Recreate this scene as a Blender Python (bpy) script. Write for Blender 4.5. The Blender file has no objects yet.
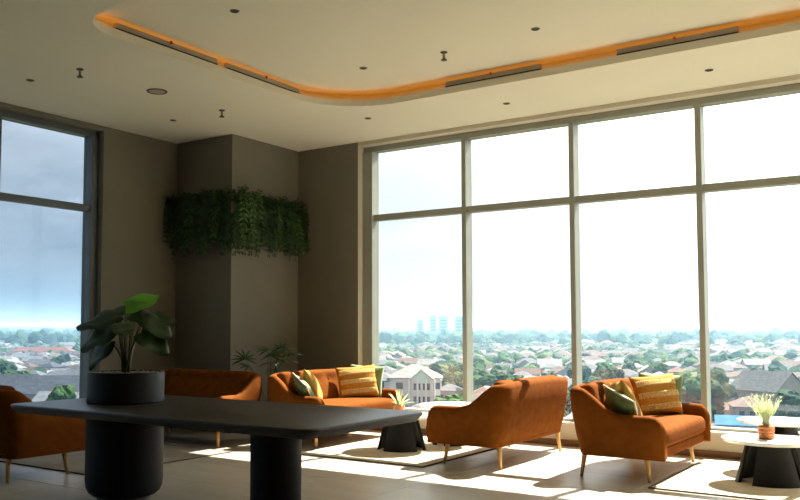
import bpy, bmesh, math, random
from mathutils import Vector, Matrix, Euler, noise
R = math.radians
random.seed(11)
SC = bpy.context.scene
COL = SC.collection
# ------------------------------------------------------------------ camera, light, exposure
cd = bpy.data.cameras.new('camera'); cam = bpy.data.objects.new('camera', cd); COL.objects.link(cam)
cd.sensor_width = 36.0; cd.lens = 853 * 36 / 800; cd.shift_x = 40 / 800; cd.shift_y = 28 / 800
cd.clip_start = 0.05; cd.clip_end = 20000
cam.location = (0, 0, 1.3); cam.rotation_euler = (R(90) + math.atan(52 / 853), 0, R(35.1))
SC.camera = cam
SUN_EL, SUN_AZ, SKY_GLOW, HAZE = R(49), R(8), 4.4, .00036
# sun            # azimuth measured from +Y towards +X
sd = bpy.data.lights.new('sun', 'SUN'); sun = bpy.data.objects.new('sun', sd); COL.objects.link(sun)
sd.energy = 30.0; sd.angle = R(0.55); sd.color = (1, 0.955, 0.87)
sdir = Vector((math.sin(SUN_AZ) * math.cos(SUN_EL), math.cos(SUN_AZ) * math.cos(SUN_EL), math.sin(SUN_EL)))
sun.rotation_euler = sdir.to_track_quat('Z', 'Y').to_euler()
W = bpy.data.worlds.new('sky'); SC.world = W; W.use_nodes = True
nt = W.node_tree; N = nt.nodes; L = nt.links
bg = N['Background']
def wn(t, op=None, **k):
    n = N.new(t)
    if op: n.operation = op
    return n
tc = N.new('ShaderNodeTexCoord'); nrm = wn('ShaderNodeVectorMath', 'NORMALIZE'); L.new(tc.outputs['Generated'], nrm.inputs[0])
dt = wn('ShaderNodeVectorMath', 'DOT_PRODUCT'); L.new(nrm.outputs[0], dt.inputs[0]); dt.inputs[1].default_value = sdir
hf = wn('ShaderNodeMath', 'MULTIPLY_ADD'); hf.inputs[1].default_value = .5; hf.inputs[2].default_value = .5; L.new(dt.outputs['Value'], hf.inputs[0])
pw = wn('ShaderNodeMath', 'POWER'); pw.inputs[1].default_value = 7.0; L.new(hf.outputs[0], pw.inputs[0])   # bright haze around the sun
gl = wn('ShaderNodeMath', 'MULTIPLY'); gl.inputs[1].default_value = SKY_GLOW; L.new(pw.outputs[0], gl.inputs[0])
sx = N.new('ShaderNodeSeparateXYZ'); L.new(nrm.outputs[0], sx.inputs[0])
grd = N.new('ShaderNodeValToRGB'); L.new(sx.outputs['Z'], grd.inputs[0])
e = grd.color_ramp.elements; e[0].position = 0.0; e[0].color = (.27, .35, .44, 1); e[1].position = .6; e[1].color = (.22, .32, .50, 1)
mp = N.new('ShaderNodeMapping'); mp.inputs['Scale'].default_value = (1.2, 1.2, 3.2); L.new(nrm.outputs[0], mp.inputs['Vector'])
cn = N.new('ShaderNodeTexNoise'); cn.inputs['Scale'].default_value = 3.2; cn.inputs['Detail'].default_value = 7; cn.inputs['Roughness'].default_value = .55; L.new(mp.outputs[0], cn.inputs['Vector'])
cr = N.new('ShaderNodeValToRGB'); cr.color_ramp.elements[0].position = .36; cr.color_ramp.elements[1].position = .62; L.new(cn.outputs['Fac'], cr.inputs[0])
up_ = wn('ShaderNodeMath', 'MULTIPLY'); up_.use_clamp = True; up_.inputs[1].default_value = 5.0; L.new(sx.outputs['Z'], up_.inputs[0])
cm = wn('ShaderNodeMath', 'MULTIPLY'); L.new(cr.outputs[0], cm.inputs[0]); L.new(up_.outputs[0], cm.inputs[1])
mx = N.new('ShaderNodeMixRGB'); mx.inputs[2].default_value = (1.05, 1.08, 1.12, 1); L.new(cm.outputs[0], mx.inputs[0]); L.new(grd.outputs[0], mx.inputs[1])
gc = N.new('ShaderNodeMixRGB'); gc.blend_type = 'MULTIPLY'; gc.inputs[0].default_value = 1; gc.inputs[2].default_value = (1, .99, .95, 1); L.new(gl.outputs[0], gc.inputs[1])
ad = N.new('ShaderNodeMixRGB'); ad.blend_type = 'ADD'; ad.inputs[0].default_value = 1; L.new(mx.outputs[0], ad.inputs[1]); L.new(gc.outputs[0], ad.inputs[2])
L.new(ad.outputs[0], bg.inputs['Color']); bg.inputs['Strength'].default_value = 1.0
SC.view_settings.view_transform = 'Standard'; SC.view_settings.look = 'None'
SC.view_settings.exposure = -0.36; SC.view_settings.gamma = 1.0; SC.view_settings.use_curve_mapping = False
cy = SC.cycles
cy.use_denoising = True; cy.max_bounces = 12; cy.diffuse_bounces = 2; cy.glossy_bounces = 4; cy.transparent_max_bounces = 16
cy.caustics_reflective = False; cy.caustics_refractive = False; cy.sample_clamp_indirect = 8.0; cy.volume_bounces = 0

# ------------------------------------------------------------------ materials
def mat(name, col, rough=0.7, metal=0.0, col2=None, scale=8.0, bump=0.0, bscale=None, spec=0.5, stretch=(1, 1, 1), detail=4.0, lo=0.35, hi=0.65, sheen=0.0, trans=0.0):
    m = bpy.data.materials.new(name); m.use_nodes = True
    t = m.node_tree; n = t.nodes; l = t.links; b = n['Principled BSDF']
    b.inputs['Base Color'].default_value = (*col, 1); b.inputs['Roughness'].default_value = rough
    b.inputs['Metallic'].default_value = metal; b.inputs['Specular IOR Level'].default_value = spec
    if sheen: b.inputs['Sheen Weight'].default_value = sheen
    if col2 is not None or bump:
        c = n.new('ShaderNodeTexCoord'); mpn = n.new('ShaderNodeMapping'); mpn.inputs['Scale'].default_value = stretch
        l.new(c.outputs['Object'], mpn.inputs[0])
        nz = n.new('ShaderNodeTexNoise'); nz.inputs['Scale'].default_value = scale; nz.inputs['Detail'].default_value = detail
        l.new(mpn.outputs[0], nz.inputs['Vector'])
        if col2 is not None:
            r = n.new('ShaderNodeValToRGB'); r.color_ramp.elements[0].position = lo; r.color_ramp.elements[1].position = hi
            r.color_ramp.elements[0].color = (*col, 1); r.color_ramp.elements[1].color = (*col2, 1)
            l.new(nz.outputs['Fac'], r.inputs[0]); l.new(r.outputs[0], b.inputs['Base Color'])
        if bump:
            nb = n.new('ShaderNodeTexNoise'); nb.inputs['Scale'].default_value = bscale or scale * 6; nb.inputs['Detail'].default_value = 3
            l.new(mpn.outputs[0], nb.inputs['Vector'])
            bp = n.new('ShaderNodeBump'); bp.inputs['Strength'].default_value = bump; bp.inputs['Distance'].default_value = 0.01
            l.new(nb.outputs['Fac'], bp.inputs['Height']); l.new(bp.outputs[0], b.inputs['Normal'])
    if trans:
        tr = n.new('ShaderNodeBsdfTranslucent'); tr.inputs[0].default_value = (*(min(1, x * 1.6) for x in (col2 or col)), 1)
        ms = n.new('ShaderNodeMixShader'); ms.inputs[0].default_value = trans
        l.new(b.outputs[0], ms.inputs[1]); l.new(tr.outputs[0], ms.inputs[2]); l.new(ms.outputs[0], n['Material Output'].inputs[0])
    return m
def emat(name, col, s):
    m = bpy.data.materials.new(name); m.use_nodes = True
    b = m.node_tree.nodes['Principled BSDF']; b.inputs['Base Color'].default_value = (*col, 1)
    b.inputs['Emission Color'].default_value = (*col, 1); b.inputs['Emission Strength'].default_value = s
    return m
def glassmat(name, tint, refl=0.05):
    m = bpy.data.materials.new(name); m.use_nodes = True
    t = m.node_tree; n = t.nodes; l = t.links; n.remove(n['Principled BSDF'])
    a = n.new('ShaderNodeBsdfTransparent'); a.inputs[0].default_value = (*tint, 1)
    g = n.new('ShaderNodeBsdfGlossy'); g.inputs['Roughness'].default_value = 0.0
    x = n.new('ShaderNodeMixShader'); x.inputs[0].default_value = refl
    l.new(a.outputs[0], x.inputs[1]); l.new(g.outputs[0], x.inputs[2]); l.new(x.outputs[0], n['Material Output'].inputs[0])
    return m
M = {}
M['wall'] = mat('shaded_plaster', (.21, .19, .145), .85, col2=(.23, .21, .16), scale=1.5, bump=.05, bscale=60)  # cream walls with their shade put into the plaster colour
M['wall_lit'] = mat('lit_plaster', (.68, .62, .48), .8, col2=(.72, .66, .52), scale=1.5)  # paler copy for window-lit parts, the light put into the colour
M['bounce_absorber'] = mat('unseen_dark_absorber', (.05, .04, .035), .95, col2=(.07, .055, .045), scale=9)  # dark colour for unseen surfaces, added to swallow bounce light
M['wall_back'] = mat('bounce_dark_plaster', (.06, .05, .04), .85, col2=(.08, .065, .05), scale=1.5)  # unseen walls made near black to hold down ambient light
M['ceiling'] = mat('ceiling_paint', (.86, .80, .64), .9, col2=(.88, .82, .66), scale=1.0)
M['skirting'] = mat('brown_skirting', (.20, .11, .05), .55, col2=(.27, .16, .08), scale=4, stretch=(1, 8, 8))
M['grout'] = mat('tile_joint', (.28, .25, .21), .9)
M['tile'] = mat('beige_floor_tile', (.52, .47, .37), .32, col2=(.60, .55, .44), scale=2.2, stretch=(.5, 2.5, 1), bump=.02, bscale=30, spec=.45)
M['frame'] = mat('champagne_window_frame', (.34, .35, .29), .45, metal=.2, col2=(.38, .39, .32), scale=3)
M['frame_dark'] = mat('dark_window_frame', (.13, .15, .16), .45, metal=.2, col2=(.16, .18, .19), scale=3)
M['sill'] = mat('pale_sill', (.72, .68, .58), .5, col2=(.76, .72, .62), scale=4)
M['glass'] = glassmat('clear_glass', (.97, .985, .98))
M['glass_blue'] = glassmat('blue_tinted_glass', (.72, .78, .84), .03)
M['fabric'] = mat('rust_fabric', (.18, .050, .006), .9, col2=(.22, .063, .008), scale=14, bump=.12, bscale=320, spec=.04)
M['wood'] = mat('golden_beech', (.62, .34, .10), .45, col2=(.72, .42, .14), scale=6, stretch=(6, 6, .6))
M['mustard'] = mat('mustard_fabric', (.44, .19, .022), .9, col2=(.50, .24, .035), scale=30, bump=.4, bscale=200, spec=.2)
M['cream_tuft'] = mat('cream_tuft_wool', (.62, .40, .13), .95, col2=(.72, .54, .25), scale=40, bump=.6, bscale=150, spec=.1)
M['green'] = mat('olive_velvet', (.12, .17, .05), .8, col2=(.19, .24, .08), scale=12, spec=.2, sheen=.3)
M['ochre'] = mat('ochre_fabric', (.48, .27, .06), .9, col2=(.58, .34, .09), scale=18, bump=.3, bscale=220, spec=.2)
M['marble'] = mat('white_stone_top', (.80, .78, .74), .22, col2=(.88, .87, .84), scale=3, stretch=(1, 3, 1))
M['black'] = mat('black_metal_panel', (.010, .010, .011), .55, col2=(.015, .015, .016), scale=8, spec=.3)
M['tabletop'] = mat('dark_stained_oak', (.030, .023, .017), .38, col2=(.050, .039, .030), scale=5, stretch=(.6, 9, 1), bump=.08, bscale=20, spec=.5)
M['leg'] = mat('black_lacquer', (.007, .007, .008), .55, col2=(.010, .010, .011), scale=3, spec=.25)
M['pot'] = mat('charcoal_planter', (.012, .012, .013), .5, col2=(.017, .017, .018), scale=3, spec=.3)
M['soil'] = mat('brown_soil', (.07, .05, .035), .95, col2=(.11, .08, .05), scale=30, bump=.5)
M['pebble'] = mat('pale_pebble', (.42, .36, .29), .8, col2=(.55, .48, .40), scale=20)
M['leaf'] = mat('glossy_leaf', (.014, .045, .010), .45, col2=(.022, .06, .013), scale=5, trans=.12)
M['leaf_bright'] = mat('lit_young_leaf', (.10, .30, .03), .4, col2=(.14, .38, .04), scale=5, trans=.4)  # young top leaf, its lit brightness put into the colour
M['stalk'] = mat('leaf_stalk', (.10, .11, .035), .6, col2=(.14, .14, .05), scale=9)
M['frond'] = mat('fern_green', (.014, .045, .010), .6, col2=(.03, .08, .016), scale=4, trans=.2)
M['frond2'] = mat('fern_light_green', (.06, .13, .02), .6, col2=(.09, .18, .03), scale=4, trans=.25)
M['twig'] = mat('dark_twig', (.03, .032, .018), .8, col2=(.05, .05, .025), scale=8)
M['terracotta'] = mat('terracotta_glaze', (.55, .16, .045), .6, col2=(.62, .21, .06), scale=9)
M['agave'] = mat('pale_agave', (.42, .48, .20), .55, col2=(.52, .57, .26), scale=10, trans=.25)
M['grass'] = mat('pale_feather_grass', (.46, .50, .26), .7, col2=(.60, .62, .38), scale=12, trans=.35)
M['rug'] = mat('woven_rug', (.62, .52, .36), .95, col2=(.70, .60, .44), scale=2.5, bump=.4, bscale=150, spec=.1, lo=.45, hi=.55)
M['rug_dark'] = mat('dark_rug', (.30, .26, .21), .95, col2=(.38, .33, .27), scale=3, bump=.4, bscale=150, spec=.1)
M['rug_edge'] = mat('rug_binding', (.15, .10, .06), .9, col2=(.20, .14, .085), scale=20)
M['led'] = emat('amber_led', (1.0, .38, .045), 4.0)
M['slot'] = mat('diffuser_slot', (.02, .02, .02), .6, col2=(.03, .03, .03), scale=5)
M['diffuser'] = mat('diffuser_paint', (.45, .36, .27), .6, col2=(.48, .39, .29), scale=5)
M['fitting'] = mat('dark_fitting', (.08, .07, .06), .5, metal=.3, col2=(.10, .09, .08), scale=9)
M['brass'] = mat('sprinkler_brass', (.35, .24, .12), .4, metal=.8, col2=(.40, .28, .15), scale=9)
M['red'] = mat('red_bulb', (.6, .05, .02), .3, col2=(.65, .07, .03), scale=9)

# ------------------------------------------------------------------ helpers
def link(name, me, m=None, parent=None, loc=None, rot=None):
    if m is not None and not me.materials:
        for k in (m if isinstance(m, (list, tuple)) else [m]): me.materials.append(M[k] if isinstance(k, str) else k)
    o = bpy.data.objects.new(name, me); COL.objects.link(o)
    if parent is not None: o.parent = parent
    if loc is not None: o.location = loc
    if rot is not None: o.rotation_euler = rot
    return o
def tag(o, label=None, cat=None, group=None, kind=None):
    if label: o['label'] = label
    if cat: o['category'] = cat
    if group: o['group'] = group
    if kind: o['kind'] = kind
    return o
def empty(name, loc=(0, 0, 0), rz=0.0):
    o = bpy.data.objects.new(name, None); COL.objects.link(o); o.location = loc; o.rotation_euler = (0, 0, rz); o.empty_display_size = .1
    return o
def copy_tree(o, parent=None):
    c = o.copy(); COL.objects.link(c)
    if parent is not None: c.parent = parent
    for ch in o.children: copy_tree(ch, c)
    return c
def pyd(name, vs, fs, smooth=False):
    me = bpy.data.meshes.new(name); me.from_pydata([tuple(v) for v in vs], [], fs); me.update()
    if smooth: me.polygons.foreach_set('use_smooth', [True] * len(me.polygons))
    return me
def fin(bm, name, smooth=False, angle=None):
    bmesh.ops.recalc_face_normals(bm, faces=bm.faces[:])
    me = bpy.data.meshes.new(name); bm.to_mesh(me); bm.free()
    if smooth: me.polygons.foreach_set('use_smooth', [True] * len(me.polygons))
    if angle:
        try: me.set_sharp_from_angle(angle=R(angle))
        except Exception: pass
    return me
def bbox(bm, x0, x1, y0, y1, z0, z1, bev=0.0, seg=1):
    r = bmesh.ops.create_cube(bm, size=1)
    for v in r['verts']:
        v.co = Vector((x0 + (v.co.x + .5) * (x1 - x0), y0 + (v.co.y + .5) * (y1 - y0), z0 + (v.co.z + .5) * (z1 - z0)))
    if bev:
        es = list({e for v in r['verts'] for e in v.link_edges})
        bmesh.ops.bevel(bm, geom=es, offset=bev, segments=seg, affect='EDGES', profile=.5)
def box(name, x0, x1, y0, y1, z0, z1, m, parent=None, bev=0.0, seg=1):
    bm = bmesh.new(); bbox(bm, x0, x1, y0, y1, z0, z1, bev, seg)
    return link(name, fin(bm, name), m, parent)
def lathe(prof, n=40):
    vs, fs = [], []
    for r, z in prof:
        for k in range(n):
            a = 2 * math.pi * k / n; vs.append((r * math.cos(a), r * math.sin(a), z))
    for i in range(len(prof) - 1):
        for k in range(n):
            k2 = (k + 1) % n; fs.append((i * n + k, i * n + k2, (i + 1) * n + k2, (i + 1) * n + k))
    fs.append(tuple(range(n - 1, -1, -1))); b = (len(prof) - 1) * n; fs.append(tuple(range(b, b + n)))
    return vs, fs
def lathe_me(name, prof, n=40, angle=40):
    me = pyd(name, *lathe(prof, n), True)
    me.set_sharp_from_angle(angle=R(angle)); return me
def tube(pts, radii, n=8):
    vs, fs = [], []; pts = [Vector(p) for p in pts]
    for i, p in enumerate(pts):
        d = (pts[min(i + 1, len(pts) - 1)] - pts[max(i - 1, 0)]).normalized()
        u = d.orthogonal().normalized() if abs(d.z) > .9 else d.cross(Vector((0, 0, 1))).normalized()
        if abs(d.z) > .9: u = (Vector((1, 0, 0)) - d * d.x).normalized()
        w = d.cross(u)
        for k in range(n):
            a = 2 * math.pi * k / n; vs.append(p + (u * math.cos(a) + w * math.sin(a)) * radii[i])
    for i in range(len(pts) - 1):
        for k in range(n):
            k2 = (k + 1) % n; fs.append((i * n + k, i * n + k2, (i + 1) * n + k2, (i + 1) * n + k))
    fs.append(tuple(range(n - 1, -1, -1))); b = (len(pts) - 1) * n; fs.append(tuple(range(b, b + n)))
    return vs, fs
def rbox_me(name, sx, sy, sz, r, n=8, bulge=0.0, fn=None):
    bm = bmesh.new(); bmesh.ops.create_cube(bm, size=2)
    bmesh.ops.subdivide_edges(bm, edges=bm.edges[:], cuts=n, use_grid_fill=True)
    h = Vector((sx / 2, sy / 2, sz / 2))
    for v in bm.verts:
        c = v.co
        q = Vector((math.copysign(1 - (1 - abs(c[i])) ** 1.35, c[i]) * h[i] for i in range(3)))
        inn = Vector((max(-h[i] + r, min(h[i] - r, q[i])) for i in range(3)))
        d = q - inn
        p = inn + (d.normalized() * r if d.length > 1e-6 else d)
        if bulge: p.z += bulge * (1 if c.z > 0 else 0) * max(0, c.z) * (1 - (p.x / h.x) ** 2) * (1 - (p.y / h.y) ** 2)
        if fn: p = fn(p)
        v.co = p
    return fin(bm, name, True)

# ------------------------------------------------------------------ room shell
XL, XR, YB, YW = -8.6, 7.0, -5.0, 9.27
ZC, ZT = 3.82, 4.0
WO = .36                                                     # wall thickness
def struct(o, label=None, cat=None): o['kind'] = 'structure'; return tag(o, label, cat)
flo = struct(box('floor', XL - WO, XR + .3, YB - .3, YW + WO, -.30, -.004, 'grout'), 'beige stone floor of large square tiles', 'floor')
T = .8
bm = bmesh.new(); bbox(bm, -T / 2 + .0025, T / 2 - .0025, -T / 2 + .0025, T / 2 - .0025, -.02, 0, .002)
tile_me = fin(bm, 'tile'); tile_me.materials.append(M['tile'])
tx = [XL + T * (i + .5) for i in range(int((XR - XL) / T))]
for i, x in enumerate(tx):
    for j in range(18):
        y = YW - T * (j + .5)
        if y < YB: continue
        vis = -9 < x < 1.6 and y > 1.5
        if vis: link('tile', tile_me, None, flo, (x, y, 0))
bm = bmesh.new()
for i, x in enumerate(tx):
    for j in range(18):
        y = YW - T * (j + .5)
        if y < YB or (-9 < x < 1.6 and y > 1.5): continue
        bbox(bm, x - T / 2 + .0025, x + T / 2 - .0025, y - T / 2 + .0025, y + T / 2 - .0025, -.02, 0)
o = link('outer_tiles', fin(bm, 'outer_tiles'), 'bounce_absorber', flo); o['kind'] = 'stuff'  # out-of-view floor, darkened to cut the light it bounces back
# window wall (+Y side)
X0 = -6.55                                                    # left jamb of the great window
ZS, ZH = .24, 3.77
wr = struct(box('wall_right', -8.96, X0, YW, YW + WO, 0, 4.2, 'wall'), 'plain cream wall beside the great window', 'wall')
box('lintel', X0, XR + .3, YW, YW + WO, ZH, 4.2, 'wall_lit', wr)
box('lit_jamb_skin', X0, X0 + .006, YW + .001, YW + .13, ZS, ZH, 'wall_lit', wr)  # thin added skin that carries the jamb's window-lit tone
box('plinth', X0, XR + .3, YW, YW + WO, 0, ZS, 'wall_lit', wr)
struct(box('wall_far_right', XR, XR + .3, YB - .3, YW, 0, 4.2, 'wall_back'))
struct(box('wall_back', XL - WO, XR, YB - .3, YB, 0, 4.2, 'wall_back'))
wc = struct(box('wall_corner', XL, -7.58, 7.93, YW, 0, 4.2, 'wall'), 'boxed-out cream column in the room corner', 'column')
# left wall with its own window
YL1 = 6.72
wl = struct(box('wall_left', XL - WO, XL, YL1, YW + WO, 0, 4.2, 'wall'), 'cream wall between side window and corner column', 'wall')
box('lintel', XL - WO, XL, YB, YL1, ZH, 4.2, 'wall', wl); box('plinth', XL - WO, XL, YB, YL1, 0, ZS, 'wall', wl)
struct(box('baseboard_right', -7.58, XR, YW - .015, YW - .001, .001, .07, 'skirting'))
struct(box('baseboard_left', XL + .001, XL + .015, YB, 7.93, .001, .07, 'skirting'))
struct(box('baseboard_corner', -7.58 + .001, -7.58 + .015, 7.93 - .015, YW - .016, .001, .07, 'skirting'))
# windows
def window_wall():
    root = empty('window_1'); struct(root, 'floor-to-ceiling window wall with pale metal mullions overlooking the town', 'window')
    P0 = YW + .13; TZ = 2.80
    def b(nm, a0, a1, d0, d1, z0, z1, m): return box(nm, a0, a1, P0 + d0, P0 + d1, z0, z1, m, root, .004)
    b('head_frame', X0, XR, 0, .14, ZH - .075, ZH, 'frame'); b('sill_frame', X0, XR, 0, .14, ZS, ZS + .05, 'frame')
    b('sill_board', X0, XR, -.15, 0, ZS + .001, ZS + .022, 'sill')
    ms = [X0 + .08] + [-5.01 + 1.40 * k for k in range(9)]
    for i, p in enumerate(ms):
        w = .08 if i == 0 else .03
        b('mullion', p - w, p + w, -.03, .14, ZS + .05, ZH - .075, 'frame')
    ms.append(XR)
    for i in range(len(ms) - 1):
        a, c = ms[i] + (.08 if i == 0 else .03), ms[i + 1] - .03
        b('transom', a, c, .0, .11, TZ - .04, TZ + .04, 'frame')
        b('pane', a, c, .07, .08, ZS + .05, TZ - .04, 'glass'); b('pane', a, c, .07, .08, TZ + .04, ZH - .075, 'glass')
def window_side():
    root = empty('window_2'); struct(root, 'dark framed side window beside the corner with bluish glass', 'window')
    P0 = XL - .13; TZ = 2.80
    def b(nm, a0, a1, d0, d1, z0, z1, m): return box(nm, P0 - d1, P0 - d0, a0, a1, z0, z1, m, root, .004)
    b('head_frame', YB, YL1, 0, .14, ZH - .075, ZH, 'frame_dark'); b('sill_frame', YB, YL1, 0, .14, ZS, ZS + .05, 'frame_dark')
    b('sill_board', YB, YL1, -.15, 0, ZS + .001, ZS + .022, 'sill')
    ms = [YL1 - .045] + [5.38 - 1.40 * k for k in range(8)]
    for i, p in enumerate(ms):
        w = .045 if i == 0 else .03
        b('mullion', p - w, p + w, -.03, .14, ZS + .05, ZH - .075, 'frame_dark')
    for i in range(len(ms) - 1):
        c, a = ms[i] - (.045 if i == 0 else .03), ms[i + 1] + .03
        b('transom', a, c, .0, .11, TZ - .04, TZ + .04, 'frame_dark')
        b('pane', a, c, .07, .08, ZS + .05, TZ - .04, 'glass_blue'); b('pane', a, c, .07, .08, TZ + .04, ZH - .075, 'glass_blue')
window_wall(); window_side()
# ceiling: lower border with a rounded tray, lip, cove, upper ceiling
def tray(off, z=0):
    x0, x1, y0, y1 = -5.87 - off, 4.5 + off, 4.25 - off, 7.88 + off
    out = []
    for cx, cy_, r, a0 in ((x1, y1, .85, 0), (x0, y1, .85, 90), (x0, y0, .40, 180), (x1, y0, .40, 270)):
        rr = r + off
        ox = cx - math.copysign(rr, cx - (x0 + x1) / 2); oy = cy_ - math.copysign(rr, cy_ - (y0 + y1) / 2)
        for k in range(13):
            a = R(a0 + 90 * k / 12); out.append((ox + rr * math.cos(a), oy + rr * math.sin(a), z))
    return out
def ringstrip(rows):
    n = len(rows[0]); vs = [p for r in rows for p in r]
    fs = [(i * n + k, i * n + (k + 1) % n, (i + 1) * n + (k + 1) % n, (i + 1) * n + k) for i in range(len(rows) - 1) for k in range(n)]
    return vs, fs
bm = bmesh.new()
inner = [bm.verts.new(p) for p in tray(.05, ZC)]
outer = [bm.verts.new(p) for p in ((XL - WO, YB - .3, ZC), (XR + .3, YB - .3, ZC), (XR + .3, YW + .001, ZC), (XL - WO, YW + .001, ZC))]
es = [bm.edges.new((l[i], l[(i + 1) % len(l)])) for l in (inner, outer) for i in range(len(l))]
bmesh.ops.triangle_fill(bm, edges=es, use_beauty=True, use_dissolve=False)
cx_, cy_ = -.7, 6.0
bad = [f for f in bm.faces if all(v in inner for v in f.verts)]
bmesh.ops.delete(bm, geom=bad, context='FACES_ONLY')
ce = struct(link('ceiling', fin(bm, 'ceiling'), 'ceiling'), 'cream ceiling with a raised tray and glowing edge', 'ceiling')
link('cove_wall', pyd('cove_wall', *ringstrip([tray(.05, ZC), tray(.05, 3.885), tray(.19, 3.885), tray(.19, ZT)])), 'ceiling', ce)
box('unseen_absorber', XL + .001, XR - .001, YB + .001, 2.2, ZC - .03, ZC - .001, 'bounce_absorber', ce)  # added unseen panel, absorbs bounce light under the rear ceiling
box('upper_ceiling', XL - WO, XR + .3, YB - .3, YW + WO, ZT, ZT + .2, 'ceiling', ce)
struct(link('trim_1', pyd('trim_1', *ringstrip([tray(.05, ZC - .001), tray(0, ZC - .001), tray(0, 3.892), tray(.05, 3.892)])), 'ceiling'))
tag(link('led_strip', pyd('led_strip', *ringstrip([tray(.075, 3.886), tray(.075, 3.894), tray(.10, 3.894), tray(.10, 3.886)])), 'led'),
    'amber light strip hidden along the ceiling tray edge', 'light strip')
def diffuser(a0, a1, side, label):
    root = empty('air_diffuser'); tag(root, label, 'air vent', 'slot diffusers along the ceiling tray')
    def b(nm, p0, p1, d0, d1, z0, z1, m):
        if side == 'Y': return box(nm, p0, p1, 7.88 + d0, 7.88 + d1, z0, z1, m, root)
        return box(nm, -5.87 - d1, -5.87 - d0, p0, p1, z0, z1, m, root)
    b('casing', a0, a1, .003, .05, 3.903, 3.952, 'diffuser'); b('slot', a0, a1, -.006, .03, 3.893, 3.903, 'slot')
    m = (a0 + a1) / 2
    o = link('thermal_bulb', lathe_me('thermal_bulb', [(.004, 0), (.012, .006), (.012, .028), (.004, .034)], 10), 'red', root)
    o.location = (m, 7.865, 3.925) if side == 'Y' else (-5.855, m, 3.925)
diffuser(4.70, 5.92, 'X', 'slim slot diffuser nearest the rounded end of the ceiling tray, above the side window')
diffuser(6.06, 7.20, 'X', 'slim slot diffuser on the tray edge just before the rounded far corner')
diffuser(-4.42, -3.34, 'Y', 'slim slot diffuser on the tray edge above the middle of the great window')
diffuser(-2.57, -1.50, 'Y', 'slim slot diffuser on the tray edge towards the right of the photo')
# fittings on the ceiling
def downlight(x, y, z, label):
    r = empty('downlight', (x, y, z)); tag(r, label, 'downlight', 'recessed ceiling downlights')
    link('trim_ring', lathe_me('trim_ring', [(.022, -.001), (.024, -.007), (.036, -.007), (.04, -.001)], 24), 'fitting', r)
    link('lamp_recess', lathe_me('lamp_recess', [(.006, -.003), (.023, -.003), (.023, -.001), (.006, -.001)], 24), 'slot', r)
def sprinkler(x, y, z, label):
    r = empty('sprinkler', (x, y, z)); tag(r, label, 'sprinkler', 'pendent ceiling sprinklers')
    link('escutcheon', lathe_me('escutcheon', [(.01, -.016), (.03, -.010), (.036, -.001)], 20), 'fitting', r)
    link('pipe', lathe_me('pipe', [(.010, -.055), (.013, -.05), (.013, -.01)], 12), 'brass', r)
    link('deflector', lathe_me('deflector', [(.004, -.085), (.030, -.083), (.030, -.078), (.006, -.055)], 16), 'fitting', r)
for a in ((-4.94, 5.18, ZT, 'recessed downlight in the raised ceiling near the wavy bright patch'),
          (-4.95, 7.10, ZT, 'recessed downlight in the raised ceiling near the tray\'s far rounded corner'),
          (-3.03, 7.05, ZT, 'recessed downlight in the raised ceiling above the orange sofas'),
          (-3.05, 5.9, ZT, 'recessed downlight at the top edge of the picture'),
          (-5.69, 8.26, ZC, 'small downlight in the ceiling border just left of the great window'),
          (-4.05, 8.6, ZC, 'small downlight in the ceiling border above the second window bay'),
          (-1.91, 8.61, ZC, 'small downlight in the ceiling border above the fourth window bay'),
          (-7.60, 5.02, ZC, 'small downlight in the ceiling nearest the side window'),
          (-7.66, 6.99, ZC, 'small downlight in the ceiling in front of the corner column')): downlight(*a)
for a in ((-6.88, 5.08, ZC, 'pendent sprinkler left of the glowing tray end near the side window'),
          (-6.85, 6.99, ZC, 'pendent sprinkler in front of the corner column'),
          (-4.02, 7.14, ZT, 'pendent sprinkler hanging from the raised ceiling')): sprinkler(*a)
sp = empty('ceiling_speaker', (-6.86, 6.03, ZC)); tag(sp, 'round flush ceiling speaker between tray and side window', 'speaker')
link('rim', lathe_me('rim', [(.085, -.001), (.088, -.010), (.105, -.010), (.11, -.001)], 32), 'fitting', sp)
link('grille', lathe_me('grille', [(.01, -.006), (.086, -.006), (.086, -.001)], 32), 'diffuser', sp)

# ------------------------------------------------------------------ sofas
SL, SDp, SH, AH = 1.68, .86, .80, .57
def sstep(t): t = max(0, min(1, t)); return t * t * (3 - 2 * t)
def shell_stations():
    st = []; rc = .17
    xs = [.43, .427, .415, .395, .36, .30, .22, .14, .06, -.02, -.10, -.18, -.26]
    for x in xs:
        h = AH + (SH - AH) * sstep((.06 - x) / .40)
        drop = max(0, (x - .33) / .10); h -= .10 * drop ** 2.2
        st.append((x, -SL / 2, 0, -1, h, 1.0 if x < .40 else max(.45, 1 - ((x - .40) / .03) ** 2 * .4)))
    for k in range(1, 9):
        a = R(270 - 90 * k / 8); cx0, cy0 = -.43 + rc, -SL / 2 + rc
        st.append((cx0 + rc * math.cos(a), cy0 + rc * math.sin(a), math.cos(a), math.sin(a), SH - .02 + .02 * k / 8, 1))
    ys = [-SL / 2 + rc + (SL - 2 * rc) * k / 10 for k in range(1, 10)]
    back = [(-.43, y, -1, 0, SH + .015 * (1 - (2 * y / SL) ** 2), 1) for y in ys]
    mir = [(x, -y, nx, -ny, h, s) for x, y, nx, ny, h, s in reversed(st)]
    return st, back, mir
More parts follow.
